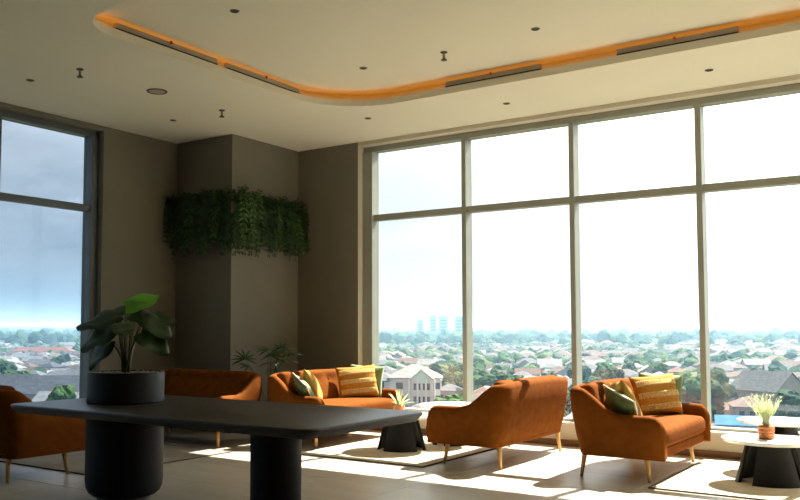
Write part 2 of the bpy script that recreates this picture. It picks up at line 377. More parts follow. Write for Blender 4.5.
def shell_mesh(name, st):
    vs, fs = [], []; t = .12
    for x, y, nx, ny, h, s in st:
        m = (1 - s) * t / 2
        ln = .07 * max(0, -nx); pr = [(.045 + ln, .20), (.012 + ln * .7, .36), (.0 + m + ln * .22, h * .75), (.004 + m, h - .05), (.022 + m, h - .014), (.06, h), (t - .022 - m, h - .014), (t - m, h - .05), (t - m, .34), (t + ln, .22)]
        for u, z in pr: vs.append((x - nx * u, y - ny * u, z))
    n = 10
    for i in range(len(st) - 1):
        for k in range(n):
            k2 = (k + 1) % n; fs.append((i * n + k, i * n + k2, (i + 1) * n + k2, (i + 1) * n + k))
    fs.append(tuple(range(n - 1, -1, -1))); b = (len(st) - 1) * n; fs.append(tuple(range(b, b + n)))
    me = pyd(name, vs, fs, True); me.materials.append(M['fabric'])
    bm = bmesh.new(); bm.from_mesh(me); bmesh.ops.recalc_face_normals(bm, faces=bm.faces[:]); bm.to_mesh(me); bm.free()
    me.set_sharp_from_angle(angle=R(55)); return me
def make_sofa(label):
    root = empty('sofa'); tag(root, label, 'sofa', 'rust upholstered two-seat sofas')
    st, back, mir = shell_stations()
    q = 17
    link('armrest', shell_mesh('armrest', st[:q]), None, root); link('armrest', shell_mesh('armrest_far', mir[-q:]), None, root)
    br = link('backrest', shell_mesh('backrest', st[q - 1:] + back + mir[:len(mir) - q + 1]), None, root)
    box('seat_base', -.33, .385, -SL / 2 + .10, SL / 2 - .10, .20, .30, 'fabric', root, .02, 2)
    o = link('seat_cushion', rbox_me('seat_cushion', .70, SL - .25, .17, .06, 10, .025), 'fabric', root); o.location = (.07, 0, .375)
    bw = SL - .27
    btn = [(yb, .08) for yb in (-.48, -.16, .16, .48)]
    def tuft(p):
        if p.x > 0:
            for by, bz in btn:
                d2 = ((p.y - by) ** 2 + (p.z - bz) ** 2); p.x -= .035 * math.exp(-d2 / .004)
        return p
    o = link('back_cushion', rbox_me('back_cushion', .16, bw, .40, .06, 18, 0, tuft), 'fabric', root); o.location = (-.25, 0, .62); o.rotation_euler = (0, R(-18), 0)
    bm = lathe_me('button', [(.004, 0), (.013, .002), (.015, .006), (.010, .011), (.002, .012)], 10)
    bm.materials.append(M['fabric'])
    for by, bz in btn: link('button', bm, None, o, (.046, by, bz), (0, R(90), 0))
    for sx in (-1, 1):
        for sy in (-1, 1):
            x, y = .27 * sx - .02, (SL / 2 - .14) * sy
            vs, fs = tube([(x + .03 * sx, y + .03 * sy, .001), (x, y, .24)], [.014, .026], 12)
            link('leg', pyd('leg', vs, fs, True), 'wood', root)
    return root
s0 = make_sofa('rust two-seat sofa by the left end of the great window, facing the round tables')
s0.location = (-6.12, 8.20, 0)
def put(label, loc, rz):
    c = copy_tree(s0); c['label'] = label; c.location = loc; c.rotation_euler = (0, 0, rz); return c
put('rust two-seat sofa seen from behind in the middle of the window front, without cushions', (-3.88, 8.08, 0), math.pi)
put('rust two-seat sofa with scatter cushions standing furthest right by the window', (-2.49, 8.16, 0), 0)
put('shaded rust sofa in front of the corner column, behind the long dark table', (-7.49, 7.17, 0), R(-90))
put('shaded rust sofa at the left edge of the picture, behind the dark table\'s end', (-7.40, 4.60, 0), R(90))

# ------------------------------------------------------------------ cushions
def pillow_me(name, w, h, t, n=16):
    vs, fs = [], []; idx = {}
    for s in (1, -1):
        for i in range(n + 1):
            for j in range(n + 1):
                u, v = 2 * i / n - 1, 2 * j / n - 1
                edge = i in (0, n) or j in (0, n)
                if edge and s == -1: idx[s, i, j] = idx[1, i, j]; continue
                pu = 1 - .07 * (1 - v * v) ** 1.0 * abs(u) ** 3; pv = 1 - .07 * (1 - u * u) * abs(v) ** 3
                z = s * t / 2 * ((1 - abs(u) ** 2.6) * (1 - abs(v) ** 2.6)) ** .55
                idx[s, i, j] = len(vs); vs.append((u * w / 2 * pu, v * h / 2 * pv, z))
        for i in range(n):
            for j in range(n):
                q = (idx[s, i, j], idx[s, i + 1, j], idx[s, i + 1, j + 1], idx[s, i, j + 1]); fs.append(q if s == 1 else q[::-1])
    return pyd(name, vs, fs, True)
def band_me(name, w, v0, h, t, hh):
    rnd = random.Random(hash(round(v0 * 1000)) % 97); bm = bmesh.new(); nx = 30
    for i in range(nx):
        for k in range(3):
            u = -.92 + 1.84 * (i + .5) / nx + rnd.uniform(-.02, .02); v = v0 + (k - 1) * hh * .42 + rnd.uniform(-.01, .01)
            z = t / 2 * ((1 - abs(u) ** 2.6) * (1 - abs(v) ** 2.6)) ** .55
            r = bmesh.ops.create_icosphere(bm, subdivisions=1, radius=.013)
            for q in r['verts']: q.co = Vector((q.co.x * 1.0 + u * w / 2 * .96, q.co.y * (1.2) + v * h / 2 * .96, q.co.z * .45 + z + .001)) 
    return fin(bm, name, True)
PMS = {'cushion_small': (.38, .36)}
M['cream_piping'] = mat('cream_piping', (.60, .54, .40), .9, col2=(.66, .60, .46), scale=20)
PM = {k: pillow_me(k, w, h, t) for k, w, h, t in (('cushion_large', .52, .40, .16), ('cushion_mid', .44, .42, .15), ('cushion_small', .38, .36, .14))}
def cushion(kind, m, loc, rot, label, group, bands=False, trim=False):
    me = PM[kind].copy(); me.materials.append(M[m])
    o = link('cushion', me); tag(o, label, 'cushion', group)
    # local: x across, y up, z towards the sitter ; orient so z -> +X world, y -> +Z world
    base = Matrix(((0, 0, 1), (1, 0, 0), (0, 1, 0))).to_4x4()
    o.matrix_world = Matrix.Translation(loc) @ Matrix.Rotation(R(rot[2]), 4, 'Z') @ Matrix.Rotation(R(rot[1]), 4, 'Y') @ Matrix.Rotation(R(rot[0]), 4, 'X') @ base
    if trim:
        w, h = PMS[kind]; pts = []
        for sd_ in range(4):
            for i in range(12):
                t = -1 + 2 * i / 12
                u, v = ((t, -1), (1, t), (-t, 1), (-1, -t))[sd_]
                pts.append((u * w / 2 * (1 - .07 * (1 - v * v) * abs(u) ** 3), v * h / 2 * (1 - .07 * (1 - u * u) * abs(v) ** 3), 0))
        pts.append(pts[0]); link('piping', pyd('piping', *tube(pts, [.009] * len(pts), 6), True), 'cream_piping', o)['label'] = 'pale cream piping'
    if bands:
        for v0 in (-.66, -.05, .58):
            b = link('tufted_band', band_me('tufted_band', .52, v0, .40, .16, .20), 'cream_tuft', o)
    return o
for cx, cyy, where in ((-6.12, 8.20, 'left lit sofa'), (-2.49, 8.16, 'rightmost sofa')):
    g = 'scatter cushions on the ' + where
    cushion('cushion_large', 'mustard', (cx + .02, cyy + .42, .665), (4, -18, -38), 'large mustard cushion with tufted cream bands on the ' + where, g, True)
    cushion('cushion_mid', 'green', (cx + .00, cyy + .635, .655), (-4, -12, -62), 'olive green cushion behind the banded one on the ' + where, g)
    cushion('cushion_mid', 'ochre', (cx - .01, cyy - .42, .645), (-8, -24, 36), 'plain ochre cushion leaning at the near end of the ' + where, g)
    cushion('cushion_small', 'green', (cx + .02, cyy - .60, .60), (22, -30, 52), 'small olive green cushion tucked against the near armrest of the ' + where, g, False, True)

# ------------------------------------------------------------------ rugs
def rug(x0, x1, y0, y1, m, label):
    r = box('rug', x0, x1, y0, y1, .001, .011, m, None, .004); tag(r, label, 'rug')
    e = .015
    for a in ((x0 - e, x1 + e, y0 - e, y0), (x0 - e, x1 + e, y1, y1 + e), (x0 - e, x0, y0, y1), (x1, x1 + e, y0, y1)):
        box('binding', *a, .001, .013, 'rug_edge', r)
rug(-5.75, -4.22, 7.02, 9.0, 'rug', 'pale woven rug under the round tables between the two facing sofas')
rug(-2.13, .6, 7.18, 9.05, 'rug', 'pale woven rug under the round tables at the right edge')
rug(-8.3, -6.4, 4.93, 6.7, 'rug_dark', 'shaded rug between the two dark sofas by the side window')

# ------------------------------------------------------------------ round tables
def coffee_table(loc, rz, rt, z, rb, label):
    root = empty('round_table', loc, rz); tag(root, label, 'table', 'round coffee tables')
    link('table_top', lathe_me('table_top', [(rt - .03, z - .030), (rt - .005, z - .012), (rt, z - .006), (rt - .003, z), (.01, z)], 56, 50), 'marble', root)
    n = 3
    for k in range(n):
        a0 = 2 * math.pi * k / n; span = R(86); vs, fs = [], []; m = 10
        for i in range(m + 1):
            t = -1 + 2 * i / m; a = a0 + t * span / 2
            for rr, zz in ((rb, .012), (rb - .004, .0125 + .0), (rb * .66, z - .031), (rb * .66 - .03, z - .031), (rb - .03, .012)):
                f = 1.0
                aa = a0 + (a - a0) * (.92 if zz > .1 else 1.0)
                vs.append((rr * math.cos(aa), rr * math.sin(aa), zz))
        for i in range(m):
            for k2 in range(5):
                k3 = (k2 + 1) % 5; fs.append((i * 5 + k2, i * 5 + k3, (i + 1) * 5 + k3, (i + 1) * 5 + k2))
        fs.append((4, 3, 2, 1, 0)); fs.append(tuple(m * 5 + q for q in range(5)))
        me = pyd('base_panel', vs, fs, True); me.set_sharp_from_angle(angle=R(35)); link('base_panel', me, 'black', root)
    link('hub', lathe_me('hub', [(.05, z - .06), (.06, z - .031)], 20), 'black', root)
coffee_table((-5.0, 7.90, 0), R(-62), .42, .39, .27, 'low white round table with black flared base and potted agave')
coffee_table((-4.77, 8.58, 0), R(-40), .36, .46, .22, 'taller white round table against the window behind the agave table')
coffee_table((-1.36, 7.98, 0), R(-68), .38, .38, .28, 'low white round table at the right holding the feathery potted grass')
coffee_table((-1.40, 8.72, 0), R(-20), .36, .47, .22, 'taller white round table at the right, closest to the window glass')

def ribbed_pot(loc, s, label):
    root = empty('potted_plant', loc); tag(root, label, 'plant', 'small terracotta table plants')
    pr = [(.03, 0)]
    for k in range(4):
        for j in range(4):
            t = j / 4; pr.append((.055 + .004 * k * .3 + .006 * math.sin(math.pi * t), (k + t) * .026))
    pr += [(.058, .104), (.050, .104), (.048, .085)]
    me = lathe_me('pot', [(a * s, b * s) for a, b in pr], 28, 80); link('pot', me, 'terracotta', root)
    link('soil', lathe_me('soil', [(.005, .082 * s), (.0485 * s, .082 * s), (.0485 * s, .086 * s), (.005, .09 * s)], 20), 'soil', root)
    return root
def blade(L_, w, bend, n=6, fold=.25):
    vs, fs = [], []
    for i in range(n + 1):
        t = i / n; a = bend * t
        x = L_ * (math.sin(a) / bend if bend else 0) if False else 0
        yy = L_ * t * math.cos(bend * t * .5); xx = L_ * t * math.sin(bend * t * .5)
        ww = w * (math.sin(math.pi * (t * .82 + .10)) ** .8 if t < 1 else .05) * (1 - .3 * t)
        vs += [(xx + fold * ww, -ww, yy), (xx, 0, yy), (xx + fold * ww, ww, yy)]
    for i in range(n):
        b = i * 3; fs += [(b, b + 1, b + 4, b + 3), (b + 1, b + 2, b + 5, b + 4)]
    return vs, fs
p1 = ribbed_pot((-4.98, 7.82, .391), .95, 'small terracotta ribbed pot with a spiky pale agave')
bl = [pyd('leaf', *blade(.20, .016, b), True) for b in (.25, .6, 1.0)]
for m_ in bl: m_.materials.append(M['agave'])
for k in range(16):
    tier = k % 3
    link('leaf', bl[tier], None, p1, (0, 0, .075), (R(random.uniform(-5, 5)), R([6, 22, 40][tier] + random.uniform(-4, 4)), R(k * 137.5)))
p2 = ribbed_pot((-1.38, 7.96, .381), 1.05, 'small terracotta ribbed pot with bushy feathery grass')
fl = []
for q in range(5):
    rnd = random.Random(q); bm = bmesh.new(); H_ = rnd.uniform(.22, .30)
    bend = rnd.uniform(.1, .5)
    pts = [(H_ * t * math.sin(bend * t * .6), 0, H_ * t) for t in (0, .25, .5, .75, 1)]
    vs, fs = tube(pts, [.0025, .0022, .002, .0015, .0008], 4)
    for k in range(14):
        t = .3 + .7 * k / 14; px, pz = H_ * t * math.sin(bend * t * .6), H_ * t
        a = rnd.uniform(0, 6.28); l_ = rnd.uniform(.02, .04)
        d = Vector((math.cos(a) * .6, math.sin(a) * .6, .8)) * l_; s_ = Vector((-math.sin(a), math.cos(a), 0)) * .004
        b = len(vs); P = Vector((px, 0, pz)); vs += [P, P + d * .5 + s_, P + d, P + d * .5 - s_]; fs.append((b, b + 1, b + 2, b + 3))
    me = pyd('stem', vs, fs); me.materials.append(M['grass']); fl.append(me)
for k in range(44):
    link('stem', fl[k % 5], None, p2, (random.uniform(-.02, .02), random.uniform(-.02, .02), .085), (0, R(random.uniform(0, 24)), R(k * 137.5)))

# ------------------------------------------------------------------ long dark table with planter
TX0, TX1, TY0, TY1 = -5.84, -2.96, 3.71, 5.02
TCY = (TY0 + TY1) / 2
tb = empty('long_table', (0, 0, 0)); tag(tb, 'long dark stained table with rounded corners in the foreground', 'table')
bm = bmesh.new(); rc = .11; prof = [(.075, .685), (.045, .688), (.004, .728), (0, .734), (0, .744), (.003, .748), (.007, .75)]
rings = []
for off, z in prof:
    ring = []
    for cx0, cy0, a0 in ((TX1 - rc, TY1 - rc, 0), (TX0 + rc, TY1 - rc, 90), (TX0 + rc, TY0 + rc, 180), (TX1 - rc, TY0 + rc, 270)):
        for k in range(10):
            a = R(a0 + 10 * k); ring.append((cx0 + (rc - off) * math.cos(a), cy0 + (rc - off) * math.sin(a), z))
    rings.append(ring)
vs, fs = ringstrip(rings); n_ = len(rings[0])
fs.append(tuple(range(n_ - 1, -1, -1))); fs.append(tuple(range((len(rings) - 1) * n_, len(rings) * n_)))
me = pyd('table_top', vs, fs, True); me.set_sharp_from_angle(angle=R(40)); link('table_top', me, 'tabletop', tb)
LEGX, PLX = -3.75, -5.27
link('leg', lathe_me('leg', [(.165, .001), (.17, .008), (.17, .685)], 56), 'leg', tb, (LEGX, TCY, 0))
d = link('drum_leg', lathe_me('drum_leg', [(.20, .045), (.235, .055), (.265, .08), (.284, .12), (.29, .17), (.29, .685)], 64), 'leg', tb, (PLX, TCY, 0))
link('foot', lathe_me('foot', [(.19, .001), (.20, .008), (.20, .046)], 40), 'fitting', d)
pl = empty('potted_philodendron', (PLX, TCY, .7505)); tag(pl, 'large-leaved green plant in a charcoal cylinder planter on the dark table', 'plant')
link('planter', lathe_me('planter', [(.28, 0), (.29, .008), (.29, .222), (.286, .23), (.268, .23), (.266, .20)], 64), 'pot', pl)
link('soil', lathe_me('soil', [(.02, .20), (.267, .20), (.267, .208), (.02, .215)], 32), 'soil', pl)
bm = bmesh.new()
for k in range(170):
    a = random.uniform(0, 6.28); rr = .255 * math.sqrt(random.random()); s = random.uniform(.008, .016)
    r = bmesh.ops.create_icosphere(bm, subdivisions=1, radius=s)
    for v in r['verts']: v.co = Vector((v.co.x * 1.2 + rr * math.cos(a), v.co.y + rr * math.sin(a), v.co.z * .7 + .215 + random.uniform(0, .006)))
o = link('pebble_mulch', fin(bm, 'pebble_mulch', True), 'pebble', pl); o['kind'] = 'stuff'
def big_leaf_me(name, L_, w, droop, m):
    vs, fs = [], []; n = 9; cols = (-1, -.6, -.25, 0, .25, .6, 1)
    for i in range(n + 1):
        t = i / n
        ww = w * (math.sin(math.pi * min(1, (t * .93 + .07)) ** .72) ** .75) * (1 if t < .98 else .12)
        for c in cols:
            x = L_ * t - (.10 * L_ * abs(c) ** 1.5 * (1 - t) ** 3)
            z = -droop * L_ * t ** 1.8 + .20 * w * abs(c) ** 1.3 - .25 * w * abs(c) ** 3 + .012 * math.sin(9 * t + 2 * c)
            vs.append((x, c * ww, z))
    k = len(cols)
    for i in range(n):
        for j in range(k - 1): fs.append((i * k + j, i * k + j + 1, (i + 1) * k + j + 1, (i + 1) * k + j))
    me = pyd(name, vs, fs, True); me.materials.append(M[m]); return me
lm = [big_leaf_me('leaf', .30, .10, .18, 'leaf'), big_leaf_me('leaf', .30, .12, .30, 'leaf'), big_leaf_me('leaf_young_lit', .27, .10, .08, 'leaf_bright')]
camr = Vector((math.cos(R(35.1)), math.sin(R(35.1)), 0)); camf = Vector((-math.sin(R(35.1)), math.cos(R(35.1)), 0))
# each leaf: start of blade (sideways, depth, height above planter base), heading (degrees, 0 = picture right, 90 = away), pitch, mesh
LEAVES = [(.00, -.04, .73, 25, 22, 2, 42, 1.0), (.00, .03, .70, 172, 4, 0, -30, .72), (-.05, .00, .66, 181, -8, 0, -34, 1.2), (-.06, -.06, .60, 192, -26, 1, -38, 1.1),
          (-.13, .02, .46, 203, -40, 1, -30, .85), (.04, .00, .68, 2, -4, 0, 34, 1.15), (.14, -.04, .65, -10, -24, 1, 30, .9), (.13, -.08, .53, -8, -26, 1, 38, .9),
          (.00, -.10, .60, 285, -6, 1, 0, .8), (.04, .10, .66, 75, 4, 0, 10, .9), (-.10, .10, .60, 140, -6, 0, -15, .95), (.10, .10, .60, 40, -10, 0, 20, .9)]
for s_, d_, h_, hd, pt, mi, rl, sc_ in LEAVES:
    P = camr * s_ + camf * d_ + Vector((0, 0, h_))
    ang = R(hd) + R(35.1)
    link('leaf', lm[mi], None, pl, P, Euler((R(rl + random.uniform(-6, 6)), R(-pt), ang), 'XYZ')).scale = (sc_, sc_, sc_)
    b0 = Vector((random.uniform(-.025, .025), random.uniform(-.025, .025), .21)); md = (b0 + P) / 2 + Vector((P.x, P.y, 0)) * -.22 + Vector((0, 0, .05))
    pts = [b0.lerp(md, t).lerp(md.lerp(P, t), t) for t in (0, .2, .4, .6, .8, 1)]
    link('stalk', pyd('stalk', *tube(pts, [.011, .009, .008, .007, .006, .005], 6), True), 'stalk', pl)

# ------------------------------------------------------------------ palm in the corner
pp = empty('potted_palm', (-6.55, 7.66, 0)); tag(pp, 'slender fan-leaved palm between the column and the lit sofa', 'plant')
pp.location = (-6.84, 7.83, 0)
link('pot', lathe_me('pot', [(.10, .001), (.11, .01), (.135, .30), (.14, .32), (.125, .32), (.12, .29)], 36), 'pot', pp)
link('soil', lathe_me('soil', [(.01, .285), (.12, .285), (.12, .29), (.01, .295)], 20), 'soil', pp)
rnd = random.Random(5)
def fan_me(n, L_):
    vs, fs = [], []
    for k in range(n):
        a = R(-105 + 210 * k / (n - 1)); l_ = L_ * (1 - .25 * abs(k / (n - 1) - .5) * 2) * rnd.uniform(.85, 1.08)
        d = Vector((math.cos(a), math.sin(a), 0)); s_ = Vector((-math.sin(a), math.cos(a), 0))
        b = len(vs)
        for t, w in ((0, .003), (.3, .012), (.65, .012), (1, .002)):
            p = d * l_ * t + Vector((0, 0, -.30 * l_ * t * t)); vs += [p - s_ * w, p + s_ * w]
        fs += [(b, b + 1, b + 3, b + 2), (b + 2, b + 3, b + 5, b + 4), (b + 4, b + 5, b + 7, b + 6)]
    me = pyd('leaf', vs, fs, True); me.materials.append(M['frond']); return me
fans = [fan_me(9, .21), fan_me(10, .24), fan_me(8, .19)]
for (sx, dp, hh, hd, pt) in ((-.26, .0, .78, 170, 30), (-.22, .05, .70, 215, 10), (-.29, -.04, .86, 110, 50), (.02, 0, .90, 60, 40), (.10, .05, .96, 15, 20), (.15, -.05, .86, -20, 5),
                     (-.02, .04, .97, 140, 30), (.06, -.06, .74, 330, 5), (.13, .06, .99, 80, 40), (.03, -.08, .82, 260, 10), (.20, 0, .93, 0, 10)):
    P = camr * sx + camf * dp + Vector((0, 0, hh + .09))
    link('leaf', fans[rnd.randrange(3)], None, pp, P, (0, R(-pt), R(hd + 35.1)))
    b0 = Vector((rnd.uniform(-.03, .03), rnd.uniform(-.03, .03), .29)); md = (b0 + P) / 2 + Vector((0, 0, .06)) - (camr * sx) * .2
    pts = [b0.lerp(md, t).lerp(md.lerp(P, t), t) for t in (0, .25, .5, .75, 1)]
    link('stem', pyd('stem', *tube(pts, [.007, .006, .005, .004, .003], 6), True), 'stalk', pp)

# ------------------------------------------------------------------ hanging greenery round the column
hg = empty('hanging_fern_trough', (-7.58, 7.93, 2.78)); tag(hg, 'dense band of dark hanging ferns wrapped around the corner column', 'plant')
box('trough', -1.0, .14, -.16, -.004, 0, .14, 'twig', hg); box('trough', .004, .14, -.004, 1.30, 0, .14, 'twig', hg)
rnd = random.Random(8)
def fern_me(q, L_, m):
    vs, fs = [], []; n = 11; cur = rnd.uniform(.25, .5); tw = rnd.uniform(-.1, .1)
    def ax(t): return Vector((cur * L_ * (1 - (1 - min(1, t * 2.0)) ** 2) * .45, tw * L_ * t * t, .10 * math.sin(min(1, t * 2.2) * math.pi) * .6 - L_ * t ** 1.6))
    v2, f2 = tube([ax(t / 5) for t in range(6)], [.004, .0035, .003, .0025, .002, .001], 4); vs += v2; fs += f2
    for i in range(1, n + 1):
        t = i / n; p = ax(t); l_ = .10 * math.sin(math.pi * (t * .8 + .12)) ** .7
        dn = (ax(min(1, t + .02)) - ax(t - .02)).normalized()
        for s in (-1, 1):
            side = Vector((rnd.uniform(-.4, .4), s, 0)); dd = (side + dn * .7).normalized() * l_; ww = dn * .021
            b = len(vs); vs += [p, p + dd * .5 + ww, p + dd, p + dd * .5 - ww]; fs.append((b, b + 1, b + 2, b + 3))
    me = pyd('frond', vs, fs); me.materials.append(M[m]); return me
fm = [fern_me(q, L_, m) for q, (L_, m) in enumerate(((.46, 'frond'), (.54, 'frond'), (.60, 'frond'), (.50, 'frond'), (.40, 'frond'), (.62, 'frond2'), (.56, 'frond2')))]
for k in range(290):
    t = k / 290 * 2.5
    if t < 1.05: P = Vector((-1.0 + t, -.10 + rnd.uniform(-.06, .05), .10)); base = -90
    elif t < 1.17: P = Vector((.05 + rnd.uniform(-.04, .05), -.06, .10)); base = -90 + 90 * (t - 1.05) / .12
    else: P = Vector((.08 + rnd.uniform(-.05, .06), -.04 + (t - 1.17) / 1.33 * 1.33, .10)); base = 0
    P.z += rnd.uniform(-.02, .16)
    link('frond', fm[rnd.choices(range(7), [4, 4, 4, 4, 4, 1.2, 1.2])[0]], None, hg, P, (R(rnd.uniform(-8, 8)), R(rnd.uniform(-10, 12)), R(base + rnd.uniform(-55, 55))))
tw = []
for q in range(4):
    a = rnd.uniform(-.3, .3); pts = [(0, 0, 0), (.08, a * .1, .08), (.17, a * .25, .11), (.26, a * .4, .10)]
    vs, fs = tube(pts, [.006, .005, .004, .002], 5)
    for k in range(8):
        t = .3 + .7 * k / 8; p = Vector((.26 * t, a * .4 * t * t, .11 * math.sin(t * 1.7))); s = (-1) ** k
        b = len(vs); d2 = Vector((.03, s * .045, rnd.uniform(-.01, .03))); vs += [p, p + d2 * .5 + Vector((.012, 0, .004)), p + d2, p + d2 * .5 - Vector((.012, 0, .004))]; fs.append((b, b + 1, b + 2, b + 3))
    me = pyd('sprig', vs, fs); me.materials.append(M['frond']); tw.append(me)
for k in range(46):
    t = rnd.uniform(0, 2.45)
    if t < 1.08: P = Vector((-1.0 + t, -.08, .12)); base = -90
    else: P = Vector((.07, -.05 + (t - 1.08) * .98, .12)); base = 0
    link('sprig', tw[k % 4], None, hg, P, (R(rnd.uniform(-30, 30)), R(rnd.uniform(-30, 5)), R(base + rnd.uniform(-75, 75))))

# ------------------------------------------------------------------ the town outside
G = -21.0
M['ground'] = mat('town_ground', (.045, .06, .028), .95, col2=(.12, .105, .085), scale=.03, detail=8, spec=.05, lo=.42, hi=.6)
M['asphalt'] = mat('road_asphalt', (.20, .20, .20), .9, col2=(.25, .25, .25), scale=.3)
ROOFS = [('terracotta', (.27, .15, .11), (.34, .20, .15)), ('brown', (.20, .13, .10), (.27, .18, .14)), ('grey', (.23, .22, .22), (.31, .30, .30)),
         ('pale grey', (.40, .39, .38), (.50, .49, .47)), ('dark grey', (.10, .10, .11), (.15, .15, .16)), ('weathered red', (.24, .17, .15), (.33, .25, .22))]
RM = [mat(n.replace(' ', '_') + '_roof', [q * .45 for q in a], .8, col2=[q * .55 for q in b], scale=.7, stretch=(1, 1, 4), spec=.12) for n, a, b in ROOFS]
WALLS = [((.62, .60, .56), (.70, .68, .64)), ((.55, .48, .40), (.62, .55, .47)), ((.60, .47, .42), (.66, .54, .48))]
WM = [mat('house_wall', [q * .55 for q in a], .9, col2=[q * .55 for q in b], scale=.4, spec=.12) for a, b in WALLS]
M['dark_glass'] = mat('house_window', (.05, .06, .07), .6, col2=(.07, .08, .09), scale=.5, spec=.08)
M['blue_roof'] = mat('blue_sheet_roof', (.02, .11, .30), .85, col2=(.03, .15, .36), scale=.5, spec=.08)
M['red_roof'] = mat('red_tile_roof', (.20, .06, .04), .8, col2=(.24, .08, .05), scale=.5)
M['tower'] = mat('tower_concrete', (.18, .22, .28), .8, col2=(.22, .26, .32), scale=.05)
TREEC = [((.030, .075, .022), (.060, .125, .035)), ((.045, .10, .025), (.09, .17, .04)), ((.022, .06, .028), (.045, .10, .045)), ((.08, .13, .025), (.14, .20, .045))]
TM = [mat('tree_foliage', [q * .75 for q in a], .9, col2=[q * .75 for q in b], scale=.9, spec=.1) for a, b in TREEC]
M['bark'] = mat('tree_bark', (.10, .075, .05), .9, col2=(.14, .10, .07), scale=3)
gr = struct(link('ground', pyd('ground', [(-9000, 25, G), (3500, 25, G), (3500, 9000, G), (-9000, 9000, G), (-9000, -2500, G), (-20, -2500, G), (-20, 25, G)], [(0, 1, 2, 3), (4, 5, 6, 0)]), 'ground'), 'flat green town land far below the windows', 'ground')
def polar(az, r): a = R(az); return Vector((r * math.sin(a), r * math.cos(a), G))
def gable(w, d, h, rh, ov=.5):
    wv = [(-w / 2, -d / 2, 0), (w / 2, -d / 2, 0), (w / 2, d / 2, 0), (-w / 2, d / 2, 0), (-w / 2, -d / 2, h), (w / 2, -d / 2, h), (w / 2, d / 2, h), (-w / 2, d / 2, h), (-w / 2, 0, h + rh), (w / 2, 0, h + rh)]
    wf = [(0, 1, 5, 4), (2, 3, 7, 6), (1, 2, 6, 9, 5), (3, 0, 4, 8, 7)]
    k = ov * rh / (d / 2); a, b, t = w / 2 + ov, d / 2 + ov, .18
    rv = [(-a, -b, h - k), (a, -b, h - k), (a, 0, h + rh), (-a, 0, h + rh), (a, b, h - k), (-a, b, h - k)]
    rv += [(x, y, z + t) for x, y, z in rv]
    rf = [(0, 1, 2, 3), (3, 2, 4, 5), (6, 9, 8, 7), (9, 11, 10, 8), (0, 6, 7, 1), (5, 4, 10, 11), (1, 7, 8, 2), (2, 8, 10, 4), (0, 3, 9, 6), (3, 5, 11, 9)]
    return (wv, wf), (rv, rf)
def hip(w, d, h, rh, ov=.6):
    wv = [(sx * w / 2, sy * d / 2, z) for z in (0, h) for sx, sy in ((-1, -1), (1, -1), (1, 1), (-1, 1))]
    wf = [(0, 1, 5, 4), (1, 2, 6, 5), (2, 3, 7, 6), (3, 0, 4, 7)]
    a, b, rl = w / 2 + ov, d / 2 + ov, max(0.3, (w - d) / 2)
    rv = [(-a, -b, h), (a, -b, h), (a, b, h), (-a, b, h), (-a, -b, h + .2), (a, -b, h + .2), (a, b, h + .2), (-a, b, h + .2), (-rl, 0, h + rh), (rl, 0, h + rh)]
    rf = [(3, 2, 1, 0), (0, 1, 5, 4), (1, 2, 6, 5), (2, 3, 7, 6), (3, 0, 4, 7), (4, 5, 9, 8), (5, 6, 9), (6, 7, 8, 9), (7, 4, 8)]
    return (wv, wf), (rv, rf)
HT = [gable(10, 8, 3.6, 2.6), gable(13, 9, 6.2, 2.8), hip(11, 9, 3.8, 2.6), hip(14, 10, 6.4, 3.0), gable(17, 10, 4.2, 3.2), hip(9, 8, 6.0, 2.4)]
HW = [pyd('house', *a) for a, b in HT]; HR = [pyd('roof', *b) for a, b in HT]
DIM = [(10, 8, 3.6), (13, 9, 6.2), (11, 9, 3.8), (14, 10, 6.4), (17, 10, 4.2), (9, 8, 6.0)]
for m_ in HW: m_.materials.append(WM[0])
for m_ in HR: m_.materials.append(RM[0])
bm = bmesh.new(); bbox(bm, -.75, .75, -.06, .06, 0, 1.5); WIN = fin(bm, 'window'); WIN.materials.append(M['dark_glass'])
def house(P, rz, kind, wall, roof, win, label, group, s=1.0):
    o = link('house', HW[kind]); o.location = P; o.rotation_euler = (0, 0, rz); o.scale = (s, s, s)
    o.material_slots[0].link = 'OBJECT'; o.material_slots[0].material = WM[wall]
    tag(o, label, 'house', group)
    r = link('roof', HR[kind], None, o); r.material_slots[0].link = 'OBJECT'; r.material_slots[0].material = RM[roof]
    if win:
        w, d, h = DIM[kind]
        # face that looks back at the room
        to = Vector((-P.x, -P.y, 0)); to.rotate(Euler((0, 0, -rz)))
        rows = (1.0,) if h < 5 else (1.0, 3.8)
        for z in rows:
            for k in range(3):
                if abs(to.y) > abs(to.x): link('window', WIN, None, o, ((k - 1) * w / 3.3, math.copysign(d / 2, to.y), z))
                else: link('window', WIN, None, o, (math.copysign(w / 2, to.x), (k - 1) * d / 3.3, z), (0, 0, R(90)))
    return o
